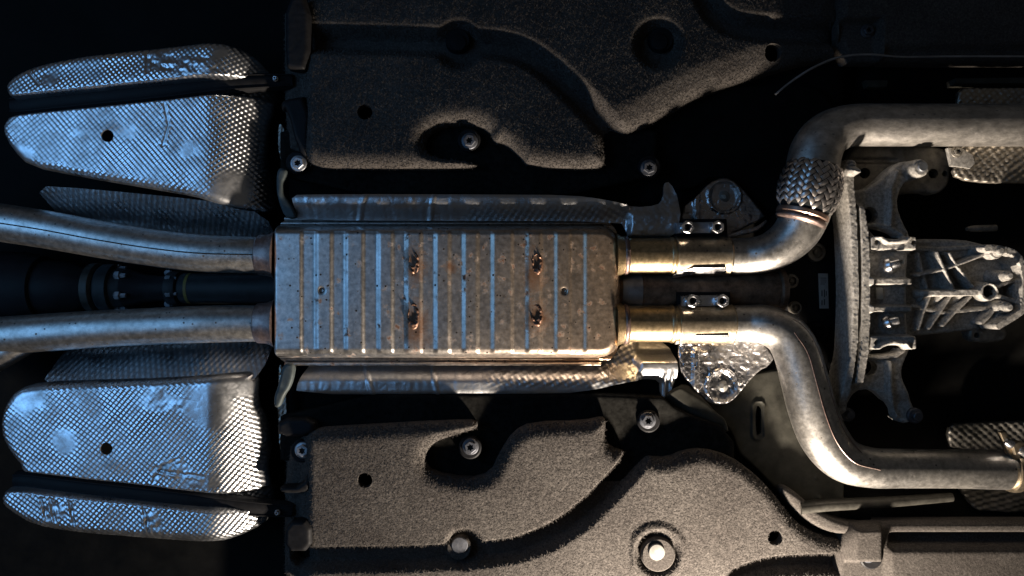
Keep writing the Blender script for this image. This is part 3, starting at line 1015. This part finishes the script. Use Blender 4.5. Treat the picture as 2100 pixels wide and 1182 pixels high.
CELL = 10.3
q2 = math.sqrt(.5)
for i in range(-16, 24):
    for j in range(-24, 20):
        k = (i - j) % 4
        if k == 0:
            u0, v0, u1, v1 = i, j, i + 2, j + 1
        elif k == 3:
            u0, v0, u1, v1 = i, j, i + 1, j + 2
        else:
            continue
        um, vm = (u0 + u1) / 2 * CELL, (v0 + v1) / 2 * CELL
        smid, tmid = (um - vm) * q2, (um + vm) * q2
        if abs(smid) > 112 or tmid < 4 or tmid > AXL - 2:
            continue
        V, F = [], []
        NU, NV = (5, 3) if k == 0 else (3, 5)
        for b in range(NV):
            for a in range(NU):
                fu_, fv_ = a / (NU - 1), b / (NV - 1)
                u = (u0 + .06 + fu_ * (u1 - u0 - .12)) * CELL
                v = (v0 + .06 + fv_ * (v1 - v0 - .12)) * CELL
                along = fu_ if k == 0 else fv_
                across = fv_ if k == 0 else fu_
                lift = 2.6 * math.sin(math.pi * along) ** .6 + 1.5 * math.sin(math.pi * across) - .8
                V.append(on_barrel((u - v) * q2, min(max((u + v) * q2, 0), AXL), lift))
        for b in range(NV - 1):
            for a in range(NU - 1):
                p0 = b * NU + a
                F.append((p0, p0 + 1, p0 + NU + 1, p0 + NU))
        make('braid_strand', V, F, 'braid', core)
ring('end_ring', (1643.5, 446, hB), (1647, 434, hB), [(0, 49), (.2, 52), (.8, 52), (1, 49)], 'copper', fu2, seg=48)
ring('end_weld', (1640, 458, hB), (1644, 446, hB), [(0, 47), (.3, 50.5), (.8, 50), (1, 48)], 'weld', fu2, seg=48, lump=.04, sharp=80)

# ================================================================== lower front pipe
fl2 = Thing('front_pipe', 'lower front exhaust pipe bending twice to the right edge', 'exhaust pipe', (1700, 850, 10))
E3 = [(1488, 664.5, -36, 37), (1535, 664, -34, 38.5), (1575, 668, -20, 41), (1612, 688, -12, 44), (1634, 724, -6, 46), (1650, 780, 0, 47), (1668, 845, 4, 48), (1692, 902, 6, 48), (1730, 943, 6, 45), (1785, 959, 6, 41), (1850, 961, 6, 39.5),
      (1960, 962, 6, 39), (2060, 964, 4, 40)]
tube('bent_pipe', E3, 'pipe', fl2, seg=44)
seam(E3[3:10], -0.12, 1.6, 'weld', fl2)
seam(E3[2:9], -0.75, 1.2, 'weld', fl2, 'crease')
tube('pipe_end', [(2058, 965, 4, 37), (2120, 966, 4, 36), (2200, 967, 4, 36)], 'pipe_mottled', fl2, seg=40)
bc = Thing('band_clamp', 'bright band clamp with screw on the lower pipe at the right edge', 'band clamp', (2075, 960, 10))
ring('band', (2068, 965, 4), (2086, 966, 4), [(0, 39), (.05, 43), (.5, 44), (.95, 43), (1, 39)], 'sleeve', bc, seg=44)
prism('clamp_ear', [(2052, 888), (2064, 886), (2084, 918), (2096, 940), (2082, 946), (2068, 928)], 34, 22, 'sleeve', bc, bevel=3)
ring('clamp_screw', (2062, 905, 36), (2135, 946, 36), [(0, 6), (.1, 9), (.18, 9), (.2, 6), (.32, 6.5), (.35, 10), (1, 10.5)], 'zinc', bc, seg=18)
prism('clamp_ear', [(2078, 912), (2096, 906), (2106, 912), (2092, 926), (2084, 934)], 44, 24, 'sleeve', bc, bevel=2.5)

# ================================================================== tunnel heat shields beside the muffler


def tun_u(X, Y, d):
    h = -14 - 24 * sm(np.abs(Y - 410), 2, 44)
    right = sm(X, 1285, 1300)
    h = h * (1 - right) + right * (-22 - 10 * sm(np.abs(Y - 455), 10, 40) - 40 * sm(Y, 480, 496))
    k = sm(X + .8 * (Y - 430), 945, 990) * (1 - sm(X, 1280, 1296)) * sm(Y, 408, 436)
    h = h + 1.0 * k * emboss(X, Y, 17, 15, -0.25)
    w = (1 - sm(X, 930, 980))
    h = h + w * (1.0 * vnoise(X * 1.0, Y * .25, 9, 81) + 2.2 * (1 - sm(np.abs(X - 742 + .3 * (Y - 420)), 2, 8)) + 2.2 * (1 - sm(np.abs(X - 886 + .2 * (Y - 420)), 2, 7)))
    return h + 0.7 * vnoise(X, Y, 40, 82) + right * (3 * vnoise(X, Y, 12, 83) + 1.5 * vnoise(X, Y, 5, 84))


field('tunnel_shield', [(597, 400), (640, 399), (740, 398), (1000, 399), (1170, 400), (1250, 411), (1300, 424), (1352, 420), (1364, 404), (1364, 374), (1378, 370), (1396, 408), (1398, 450), (1382, 488), (1340, 500), (1296, 500), (1286, 470), (1276, 452),
                        (900, 451), (604, 450), (604, 430)], 2.0, tun_u, 'foil_tape', None, h0=-15, round_n=1, skirt=8,
      label='foil heat shield along the upper long side of the muffler', cat='heat shield')


def tun_l(X, Y, d):
    h = -36 - 32 * sm(np.abs(Y - 796), 6, 48) ** 1.1
    right = sm(X, 1305, 1325)
    h = h * (1 - right) + right * (-46 - 14 * sm(np.abs(Y - 745), 10, 50) - 44 * (1 - sm(Y, 722, 750)))
    k = sm(X - .4 * (Y - 780), 975, 1010) * (1 - sm(X, 1310, 1326)) * (1 - sm(Y, 790, 804))
    h = h + 1.0 * k * emboss(X, Y, 17, 15, 0.25)
    w = (1 - sm(X, 960, 1010))
    h = h + w * (1.0 * vnoise(X, Y * .25, 9, 91) + 2.4 * (1 - sm(np.abs(X - 750 - .3 * (Y - 780)), 2, 8)) + 2.2 * (1 - sm(np.abs(X - 888 - .2 * (Y - 780)), 2, 7)))
    h = h + 5 * (1 - sm(np.abs(X - 1372), 1, 4)) * sm(Y, 760, 780) + 5 * (1 - sm(np.abs(X - 1386), 1, 4)) * sm(Y, 760, 780)
    return h + 0.7 * vnoise(X, Y, 40, 92)


field('tunnel_shield', [(600, 812), (606, 782), (620, 756), (630, 742), (1258, 742), (1284, 712), (1296, 690), (1330, 690), (1388, 712), (1398, 750), (1396, 788), (1372, 826), (1362, 812), (1362, 786), (1330, 782), (1282, 788), (1226, 802), (1150, 812), (900, 814)],
      2.0, tun_l, 'foil_tape', None, h0=-15, round_n=1, skirt=8, label='foil heat shield along the lower long side of the muffler', cat='heat shield')


def gusset(label, poly, cx, cy, seed, amp, at, post):
    th = Thing('foil_plate', label, 'foil plate', at)

    def hf(X, Y, d):
        q = np.hypot(X - cx, Y - cy)
        h = -62 + 4 * rnd(d / 4)
        h = h - 5 * (1 - sm(q, 22, 34)) + 3.6 * (1 - sm(np.abs(q - 33), 0, 5))
        a = np.abs(vnoise(X, Y, 17, seed)) + .6 * np.abs(vnoise(X + 7, Y, 9, seed + 1)) + .4 * np.abs(vnoise(X, Y, 5, seed + 2))
        h = h + amp * (1 - 2.2 * a)
        h = h + 5 * (1 - sm(np.abs(X - (1426 + (seed % 3))), 3, 9)) * sm(np.abs(Y - 600), 110, 120)
        return h
    field('foil_sheet', poly, 1.8, hf, 'foil_crinkle', th, h0=-62, round_n=1, skirt=5)
    ring('centre_stud', (cx, cy, -70), (cx + .01, cy, -56), [(0, 13), (.5, 12.5), (.7, 9), (1, 5)], post, th, seg=24)
    return th


gusset('dull foil plate with round stud above the upper pipe clamp', [(1396, 430), (1430, 400), (1456, 374), (1478, 364), (1500, 368), (1520, 384), (1560, 432), (1572, 448), (1510, 474), (1490, 500), (1396, 500)], 1484, 404, 101, 1.6, (1480, 420, -44), 'cast_dark')
gusset('shiny crinkled foil plate with round stud below the lower pipe clamp', [(1392, 690), (1500, 690), (1560, 700), (1590, 730), (1576, 752), (1556, 760), (1530, 790), (1508, 816), (1482, 832), (1456, 828), (1434, 810), (1398, 770), (1390, 740)], 1480, 792, 111, 2.4, (1480, 770, -44), 'post')
tube('foil_fold', [(1484, 488, -40, 3), (1520, 478, -38, 5), (1550, 470, -38, 5), (1572, 454, -42, 3)], 'foil_crinkle', None, seg=12, squash=.6, wob=.25, label='bent foil fold between upper clamp and elbow', cat='foil')

# sheet bracket under the lower foil plate, slotted floor plate
field('curved_bracket', [(1362, 816), (1372, 800), (1412, 784), (1450, 826), (1470, 848), (1484, 856), (1490, 874), (1494, 888), (1440, 880), (1388, 862), (1366, 842)], 2.4,
      lambda X, Y, d: -62 + 4 * rnd(d / 4) + 9 * sm(np.sin((X * .45 - Y * .75) / 13), -.2, .9), 'olive', None, h0=-60, label='dark olive curved sheet bracket below the crinkled foil plate', cat='bracket', skirt=8)
field('floor_plate', [(1412, 800), (1500, 770), (1720, 740), (1740, 1090), (1640, 1076), (1600, 1015), (1540, 950), (1512, 930), (1500, 880)], 3,
      lambda X, Y, d: -84 + 3 * rnd(d / 4) + 4 * (1 - sm(np.abs(np.hypot(X - 1555, np.maximum(np.abs(Y - 862) - 28, 0)) - 12), 0, 4)) + 2 * vnoise(X, Y, 30, 5) + 3 * (1 - sm(np.hypot(X - 1578 - 4 * np.floor(Y / 40), Y % 40 - 20), 2, 5)),
      'olive', None, h0=-84, holes=[[(1549, 832), (1561, 832), (1561, 892), (1549, 892)]], label='dark sheet plate with a long slot left of the bent lower pipe', cat='plate', skirt=10)
field('floor_plate', [(1340, 200), (1560, 170), (1720, 180), (1720, 420), (1600, 450), (1560, 420), (1480, 350), (1400, 400), (1345, 370)], 3,
      lambda X, Y, d: -84 + 3 * rnd(d / 4) + 2 * vnoise(X, Y, 30, 6), 'floor', None, h0=-84, label='black sheet plate left of the upper pipe elbow', cat='plate', skirt=10)

# ================================================================== front drive shaft between the clamps
fs = Thing('front_shaft', 'rusty brown shaft between the two pipe clamps', 'drive shaft', (1450, 595, -60))
ring('shaft_tube', (1262, 595, -70), (1600, 595, -70), [(0, 37), (.9, 37), (.93, 39), (.97, 39), (.98, 34), (1, 33)], 'rust', fs, seg=44)
ring('balance_plate', (1272, 595, -70), (1313, 595, -70), [(0, 37.5), (.02, 38.6), (.98, 38.6), (1, 37.5)], 'zinc_dull', fs, seg=44)
ring('end_flange', (1590, 595, -70), (1604, 595, -70), [(0, 41), (.3, 44), (1, 43)], 'rust', fs, seg=44)

# transfer-case plate with mounts and sticker
tc = Thing('gearbox_plate', 'black gearbox plate with rubber mounts and a white sticker', 'gearbox', (1660, 600, -90))
field('plate', [(1560, 440), (1620, 430), (1752, 430), (1756, 790), (1680, 800), (1560, 780)], 3, lambda X, Y, d: -98 + 6 * rnd(d / 8) + 1.5 * vnoise(X, Y, 24, 7), 'black', tc, h0=-95, skirt=40)
for x, y, r, m in ((1668, 518, 20, 'cast_dark'), (1671, 681, 21, 'black'), (1618, 577, 15, 'cast_dark'), (1626, 631, 13, 'cast_dark')):
    loops('mount', [(ngon(x, y, r, 30), -98), (ngon(x, y, r, 30), -84), (ngon(x, y, r * .9, 30), -80), (ngon(x, y, r * .62, 30), -80), (ngon(x, y, r * .58, 30), -86), (ngon(x, y, r * .3, 30), -86), (ngon(x, y, r * .26, 30), -80), (ngon(x, y, r * .1, 30), -79)], m, tc, close=True)
st = prism('sticker', [(1679, 561), (1698, 561), (1700, 633), (1682, 633)], -88, -92, 'paper', tc, bevel=.3)
for x, y, w, h in ((1683, 570, 12, 1.4), (1683, 574, 12, 1.4), (1683, 578, 12, 1.4), (1683, 582, 9, 1.4), (1685, 596, 2, 12), (1690, 594, 2, 16), (1694, 597, 1.6, 10), (1685, 616, 2, 10), (1690, 614, 2, 12)):
    prism('print_mark', [(x, y), (x + w, y), (x + w, y + h), (x, y + h)], -87.4, -88.2, 'ink', st, bevel=0)

# ================================================================== gearbox crossmember
cm = Thing('crossmember', 'grey cast gearbox crossmember standing upright right of centre', 'crossmember', (1800, 600, 0))
CO = [(1722, 352), (1727, 330), (1739, 324), (1751, 333), (1754, 360), (1755, 388), (1781, 386), (1807, 370), (1838, 339), (1861, 327), (1886, 330), (1898, 347), (1888, 366), (1866, 371), (1854, 390), (1848, 418),
      (1860, 453), (1877, 482), (1877, 516), (1868, 524), (1868, 688), (1877, 694), (1877, 716), (1864, 742), (1857, 770), (1868, 798), (1886, 828), (1897, 850), (1888, 872), (1868, 876), (1850, 862), (1846, 840), (1820, 816),
      (1792, 800), (1762, 806), (1755, 830), (1752, 856), (1738, 872), (1720, 866), (1712, 845), (1711, 815), (1719, 775), (1731, 732), (1733, 690), (1736, 610), (1733, 510), (1728, 440), (1721, 380)]


def cm_h(X, Y, d):
    h = -22 + 8 * rnd(d / 8) + 0 * X
    xl = np.interp(Y, [330, 380, 440, 510, 610, 690, 732, 775, 815, 870], [1722, 1722, 1728, 1733, 1736, 1733, 1731, 1719, 1712, 1714])
    bar = sm(X - xl, 0, 5) * (1 - sm(X - xl, 20, 26)) * (1 - sm(np.abs(Y - 600), 240, 262))
    h = h + 34 * bar
    rx = np.interp(Y, [330, 430, 480, 560, 640, 720, 790], [1752, 1756, 1764, 1768, 1768, 1764, 1752])
    rib = (1 - sm(np.abs(X - rx), 9, 13)) * (1 - sm(np.abs(Y - 605), 175, 200))
    h = np.maximum(h, -22 + 40 * rib)
    gx = np.interp(Y, [340, 440, 500, 600, 700, 780], [1745, 1752, 1755, 1757, 1755, 1744])
    h = h - 50 * (1 - sm(np.abs(X - gx), 1.2, 4.5)) * (1 - sm(np.abs(Y - 600), 170, 190)) 
    blk = sm(X, 1774, 1780) * sm(Y, 478, 484) * (1 - sm(Y, 718, 724))
    h = np.maximum(h, -30 + blk * 12)
    for y0, w, up_ in ((500, 12, 30), (578, 5, 22), (634, 5, 22), (702, 12, 30)):
        h = h + up_ * blk * (1 - sm(np.abs(Y - y0), w, w + 4)) * (1 - sm(X, 1870, 1878))
    for x0, y0, r, k in ((1739, 346, 15, 30), (1880, 347, 17, 36), (1737, 850, 18, 2), (1874, 852, 20, 2), (1828, 545, 15, 10), (1826, 660, 15, 10)):
        h = h + k * (1 - sm(np.hypot(X - x0, Y - y0), r, r + 5)) * (1 if k > 20 else 1)
    h = h + 14 * (1 - sm(d_line(X, Y, [(1842, 352), (1829, 385), (1827, 460)]), 2, 7)) + 14 * (1 - sm(d_line(X, Y, [(1850, 860), (1828, 800), (1826, 745)]), 2, 7))
    for yy in (484, 716):
        h = h + 10 * (1 - sm(np.abs(sd_poly(X, Y, SLOT_U if yy < 600 else SLOT_L) + 5), 2, 6))
    for x0, y0 in ((1792, 498), (1867, 499), (1856, 538), (1791, 702), (1782, 598)):
        h = h - 14 * (1 - sm(np.hypot(X - x0, Y - y0), 3, 5.5))
    # illegible cast marks
    mk = (vnoise(X, Y, 4.5, 77) > .1) * (1 - sm(np.maximum(np.abs(X - 1785) - 6, np.abs(Y - 541) - 9), 0, 2))
    h = h + 2.5 * mk
    h = h - 18 * sm(Y, 800, 840)
    return h + .7 * vnoise(X, Y, 6, 201) + .6 * vnoise(X, Y, 3, 202) + 1.5 * vnoise(X, Y, 40, 203)


SLOT_U = [(1784, 468), (1802, 467), (1826, 472), (1850, 484), (1844, 491), (1810, 492), (1797, 484)]
SLOT_L = [(1785, 728), (1799, 712), (1815, 706), (1844, 708), (1852, 718), (1840, 726), (1806, 730)]
field('casting', CO, 1.7, cm_h, 'cast', cm, h0=0, holes=[(1790, 440, 17), (1790, 757, 16), SLOT_U, SLOT_L], round_n=1, skirt=26)
for x, y, h, R, m in ((1739, 346, 18, 13, 'zinc_dull'), (1883, 345, 20, 17, 'zinc_dull'), (1737, 850, -10, 14, 'screw_grey'), (1874, 852, -10, 16, 'screw_grey')):  # lower foot bolts take a darker grey in place of shadow
    loops('bolt', [(ngon(x, y, R, 24), h - 12), (ngon(x, y, R, 24), h - 6), (ngon(x, y, R * .9, 24), h - 4), (ngon(x, y, R * .62, 24, .2), h - 3), (ngon(x, y, R * .6, 24, .2), h + 6), (ngon(x, y, R * .5, 24, .2), h + 7.5)], m, cm, close=True)
for x, y in ((1828, 542), (1826, 660)):
    b = ring('stud_bolt', (x - 16, y + 5, 2), (x + 18, y - 3, 18), [(0, 11), (.2, 15), (.45, 15), (.5, 9), (.9, 8.5), (1, 7)], 'zinc', cm, seg=20)
prism('tag', [(1796, 590), (1811, 590), (1812, 614), (1798, 614)], -8, -16, 'paper', cm, bevel=.5)

# dark bracket behind the crossmember's upper arm
db = Thing('bracket_plate', 'dark steel bracket plate behind the upper arm of the crossmember', 'bracket', (1860, 350, -60))
field('plate', [(1738, 298), (1800, 296), (1940, 300), (1950, 330), (1946, 380), (1920, 402), (1880, 392), (1800, 410), (1742, 410)], 2.6, lambda X, Y, d: -62 + 6 * rnd(d / 7) - 8 * (1 - sm(np.abs(Y - 330), 2, 8)) * (1 - sm(X, 1820, 1850)) + 2 * vnoise(X, Y, 14, 15),
      'cast_dark', db, h0=-60, holes=[(1772, 356, 11), (1912, 357, 10), (1936, 357, 6)], skirt=20)

# ================================================================== gearbox tail casting
gb = Thing('gearbox_housing', 'ribbed aluminium gearbox housing at the right edge', 'gearbox', (1990, 590, -40))
ribs = [([(1898, 602), (2020, 600)], 5.5, 40), ([(1890, 565), (1945, 552), (2025, 522)], 2.2, 34), ([(1925, 518), (1940, 553), (1958, 592)], 2.4, 36), ([(1952, 520), (1966, 545), (2000, 588)], 2.2, 34),
        ([(1896, 520), (1908, 565), (1917, 596)], 2.5, 16), ([(1918, 606), (1902, 645), (1893, 676)], 2.5, 24), ([(1960, 608), (1938, 642), (1916, 674)], 2.5, 24), ([(2000, 610), (1972, 636), (1944, 668)], 2.8, 26),
        ([(1884, 628), (1935, 640), (1965, 645)], 2.5, 18), ([(1966, 640), (2050, 632)], 3, 24), ([(1880, 508), (1945, 511), (2010, 506)], 3, 14), ([(2048, 590), (2082, 577)], 3, 34), ([(2046, 606), (2082, 618)], 4, 38),
        ([(2022, 662), (2044, 640)], 4, 30), ([(2040, 666), (2058, 646)], 4, 30)]
rim = [(2016, 510), (2050, 512), (2076, 521), (2094, 550), (2094, 632), (2072, 650), (2040, 668)]


def gb_h(X, Y, d):
    h = -58 + 10 * rnd(d / 8) + 0 * X
    for P, w, u in ribs:
        h = np.maximum(h, -60 + (u + 12) * (1 - sm(d_line(X, Y, P), w, w + 4.5)))
    h = np.maximum(h, -66 + 72 * (1 - sm(d_line(X, Y, chaikin(rim, 1, False)), 7, 10)))
    web = (1 - sm(np.abs(X - 1955), 52, 58)) * sm(Y, 597, 601)
    h = np.maximum(h, -62 + web * np.clip(46 - 1.15 * (Y - 604), 0, 46) * (.55 + .45 * np.sin((X + .6 * Y) / 6.2)))
    for x0, y0, r, u in ((2027, 599, 18, 62), (2038, 517, 14, 66), (2058, 567, 11, 60), (2057, 630, 12, 60)):
        h = np.maximum(h, -66 + u * (1 - sm(np.hypot(X - x0, Y - y0), r, r + 5)))
    h = h - 30 * (1 - sm(np.hypot(X - 2028, Y - 598), 11, 14))
    return h + .7 * vnoise(X, Y, 5, 211) + 2 * vnoise(X, Y, 30, 212)


field('ribbed_casting', [(1872, 500), (1884, 487), (2000, 488), (2040, 497), (2070, 506), (2102, 540), (2104, 640), (2080, 660), (2036, 678), (1990, 684), (1890, 694), (1872, 684)], 1.8, gb_h, 'cast', gb, h0=-8, round_n=1, skirt=40)
for x, y, R in ((2040, 516, 9), (2058, 566, 8), (2057, 630, 8.5)):
    b = loops('bolt', [(ngon(x, y, R * 1.35, 24), -10), (ngon(x, y, R * 1.3, 24), 2), (ngon(x, y, R * .9, 24), 4), (ngon(x - 1, y, R * .8, 24), 13), (ngon(x - 1, y, R * .6, 24), 14)], 'cast', gb, close=True)
screw(2028, 598, -16, 12, gb, 'black', 'drain_plug')
field('housing_lug', [(1992, 668), (2030, 650), (2062, 668), (2070, 690), (2050, 704), (2000, 704), (1986, 690)], 2.2, lambda X, Y, d: -62 + 8 * rnd(d / 6) + 12 * (1 - sm(np.abs(np.hypot(X - 2012, Y - 664) - 12), 0, 5)) + 2 * vnoise(X, Y, 8, 9), 'cast_dark', gb, h0=-55, holes=[(2003, 688, 6)], skirt=20)
tube('linkage_rod', [(1982, 470, -60, 4), (2000, 469, -60, 7), (2042, 468, -60, 7)], 'cast_dark', None, seg=14, per=3, label='short metal rod above the ribbed gearbox housing', cat='rod')

# ================================================================== foil pieces at the right edge


def foil_piece(label, poly, h, seed, px, py, mat='foil', rough=.9):
    def hf(X, Y, d):
        return h + 4 * rnd(d / 5) + rough * emboss(X, Y, px, py, .12) + 3 * vnoise(X, Y, 22, seed) + 1.2 * vnoise(X, Y, 6, seed + 1)
    return field('foil_patch', poly, 1.9, hf, mat, None, h0=h, round_n=1, skirt=6, label=label, cat='heat shield')


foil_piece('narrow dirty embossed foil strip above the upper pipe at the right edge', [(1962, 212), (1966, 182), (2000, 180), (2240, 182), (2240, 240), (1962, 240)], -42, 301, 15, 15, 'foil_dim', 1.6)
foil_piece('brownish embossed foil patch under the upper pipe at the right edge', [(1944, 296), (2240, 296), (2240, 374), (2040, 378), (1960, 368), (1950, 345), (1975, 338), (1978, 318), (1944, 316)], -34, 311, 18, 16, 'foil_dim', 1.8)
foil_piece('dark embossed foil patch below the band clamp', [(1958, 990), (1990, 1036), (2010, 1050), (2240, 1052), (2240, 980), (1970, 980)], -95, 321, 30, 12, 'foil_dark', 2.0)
foil_piece('dark embossed foil patch above the lower pipe at the right edge', [(1940, 880), (1960, 866), (2240, 862), (2240, 930), (1950, 930)], -120, 331, 20, 14, 'foil_dark', 1.6)  # pipe shadow is put into the foil colour
fbk = Thing('foil_bracket', 'small bolted tab on the brownish foil patch', 'bracket', (1960, 325, -30))
prism('tab', [(1944, 304), (1972, 303), (1996, 318), (2000, 336), (1990, 346), (1952, 340)], -24, -34, 'cast', fbk, bevel=2)
screw(1960, 312, -18, 12, fbk, 'cast_dark', 'bolt')

# rods and edges near the right panels
rod = Thing('steel_rod', 'thin dark steel rod below the lower front pipe', 'rod', (1800, 1030, -50))
RP = [(1640, 1042, -50, 13), (1700, 1036, -50, 12.5), (1820, 1030, -50, 11), (1952, 1020, -50, 9)]
tube('rod_tube', RP, 'rod_steel', rod, seg=20, per=5)
field('cover_edge', [(1600, 1008), (1622, 1000), (1680, 1050), (1742, 1078), (1850, 1084), (1850, 1100), (1740, 1104), (1690, 1094), (1640, 1060)], 2.6, lambda X, Y, d: -58 + 14 * rnd(d / 12) + fibre(X, Y, 15) * .5, 'carpet', None, h0=-35,
      label='rolled dark edge between lower felt panel and steel rod', cat='trim edge', skirt=18)
EP = [(1590, 194, -30, 2.2), (1625, 166, -24, 2.4), (1670, 138, -20, 2.6), (1720, 118, -18, 2.4), (1780, 112, -18, 2.4), (1850, 117, -18, 2.2), (1950, 116, -18, 2.2), (2080, 116, -18, 2.2), (2200, 116, -18, 2.2)]
tube('edge_wire', EP, 'zinc_dull', None, seg=8, label='thin bright metal edge curving along the upper right floor cover', cat='metal edge')
prism('floor_clip', [(1776, 164), (1822, 164), (1820, 178), (1800, 180), (1780, 178)], -40, -60, 'olive', None, bevel=3, label='small olive clip above the upper front pipe', cat='clip')
prism('floor_rail', [(1960, 160), (2260, 156), (2260, 170), (1962, 172)], -36, -70, 'olive', None, bevel=4, label='olive rail above the narrow foil strip at the right edge', cat='rail')

for o in bpy.data.objects:
    if '_org' in o:
        del o['_org']
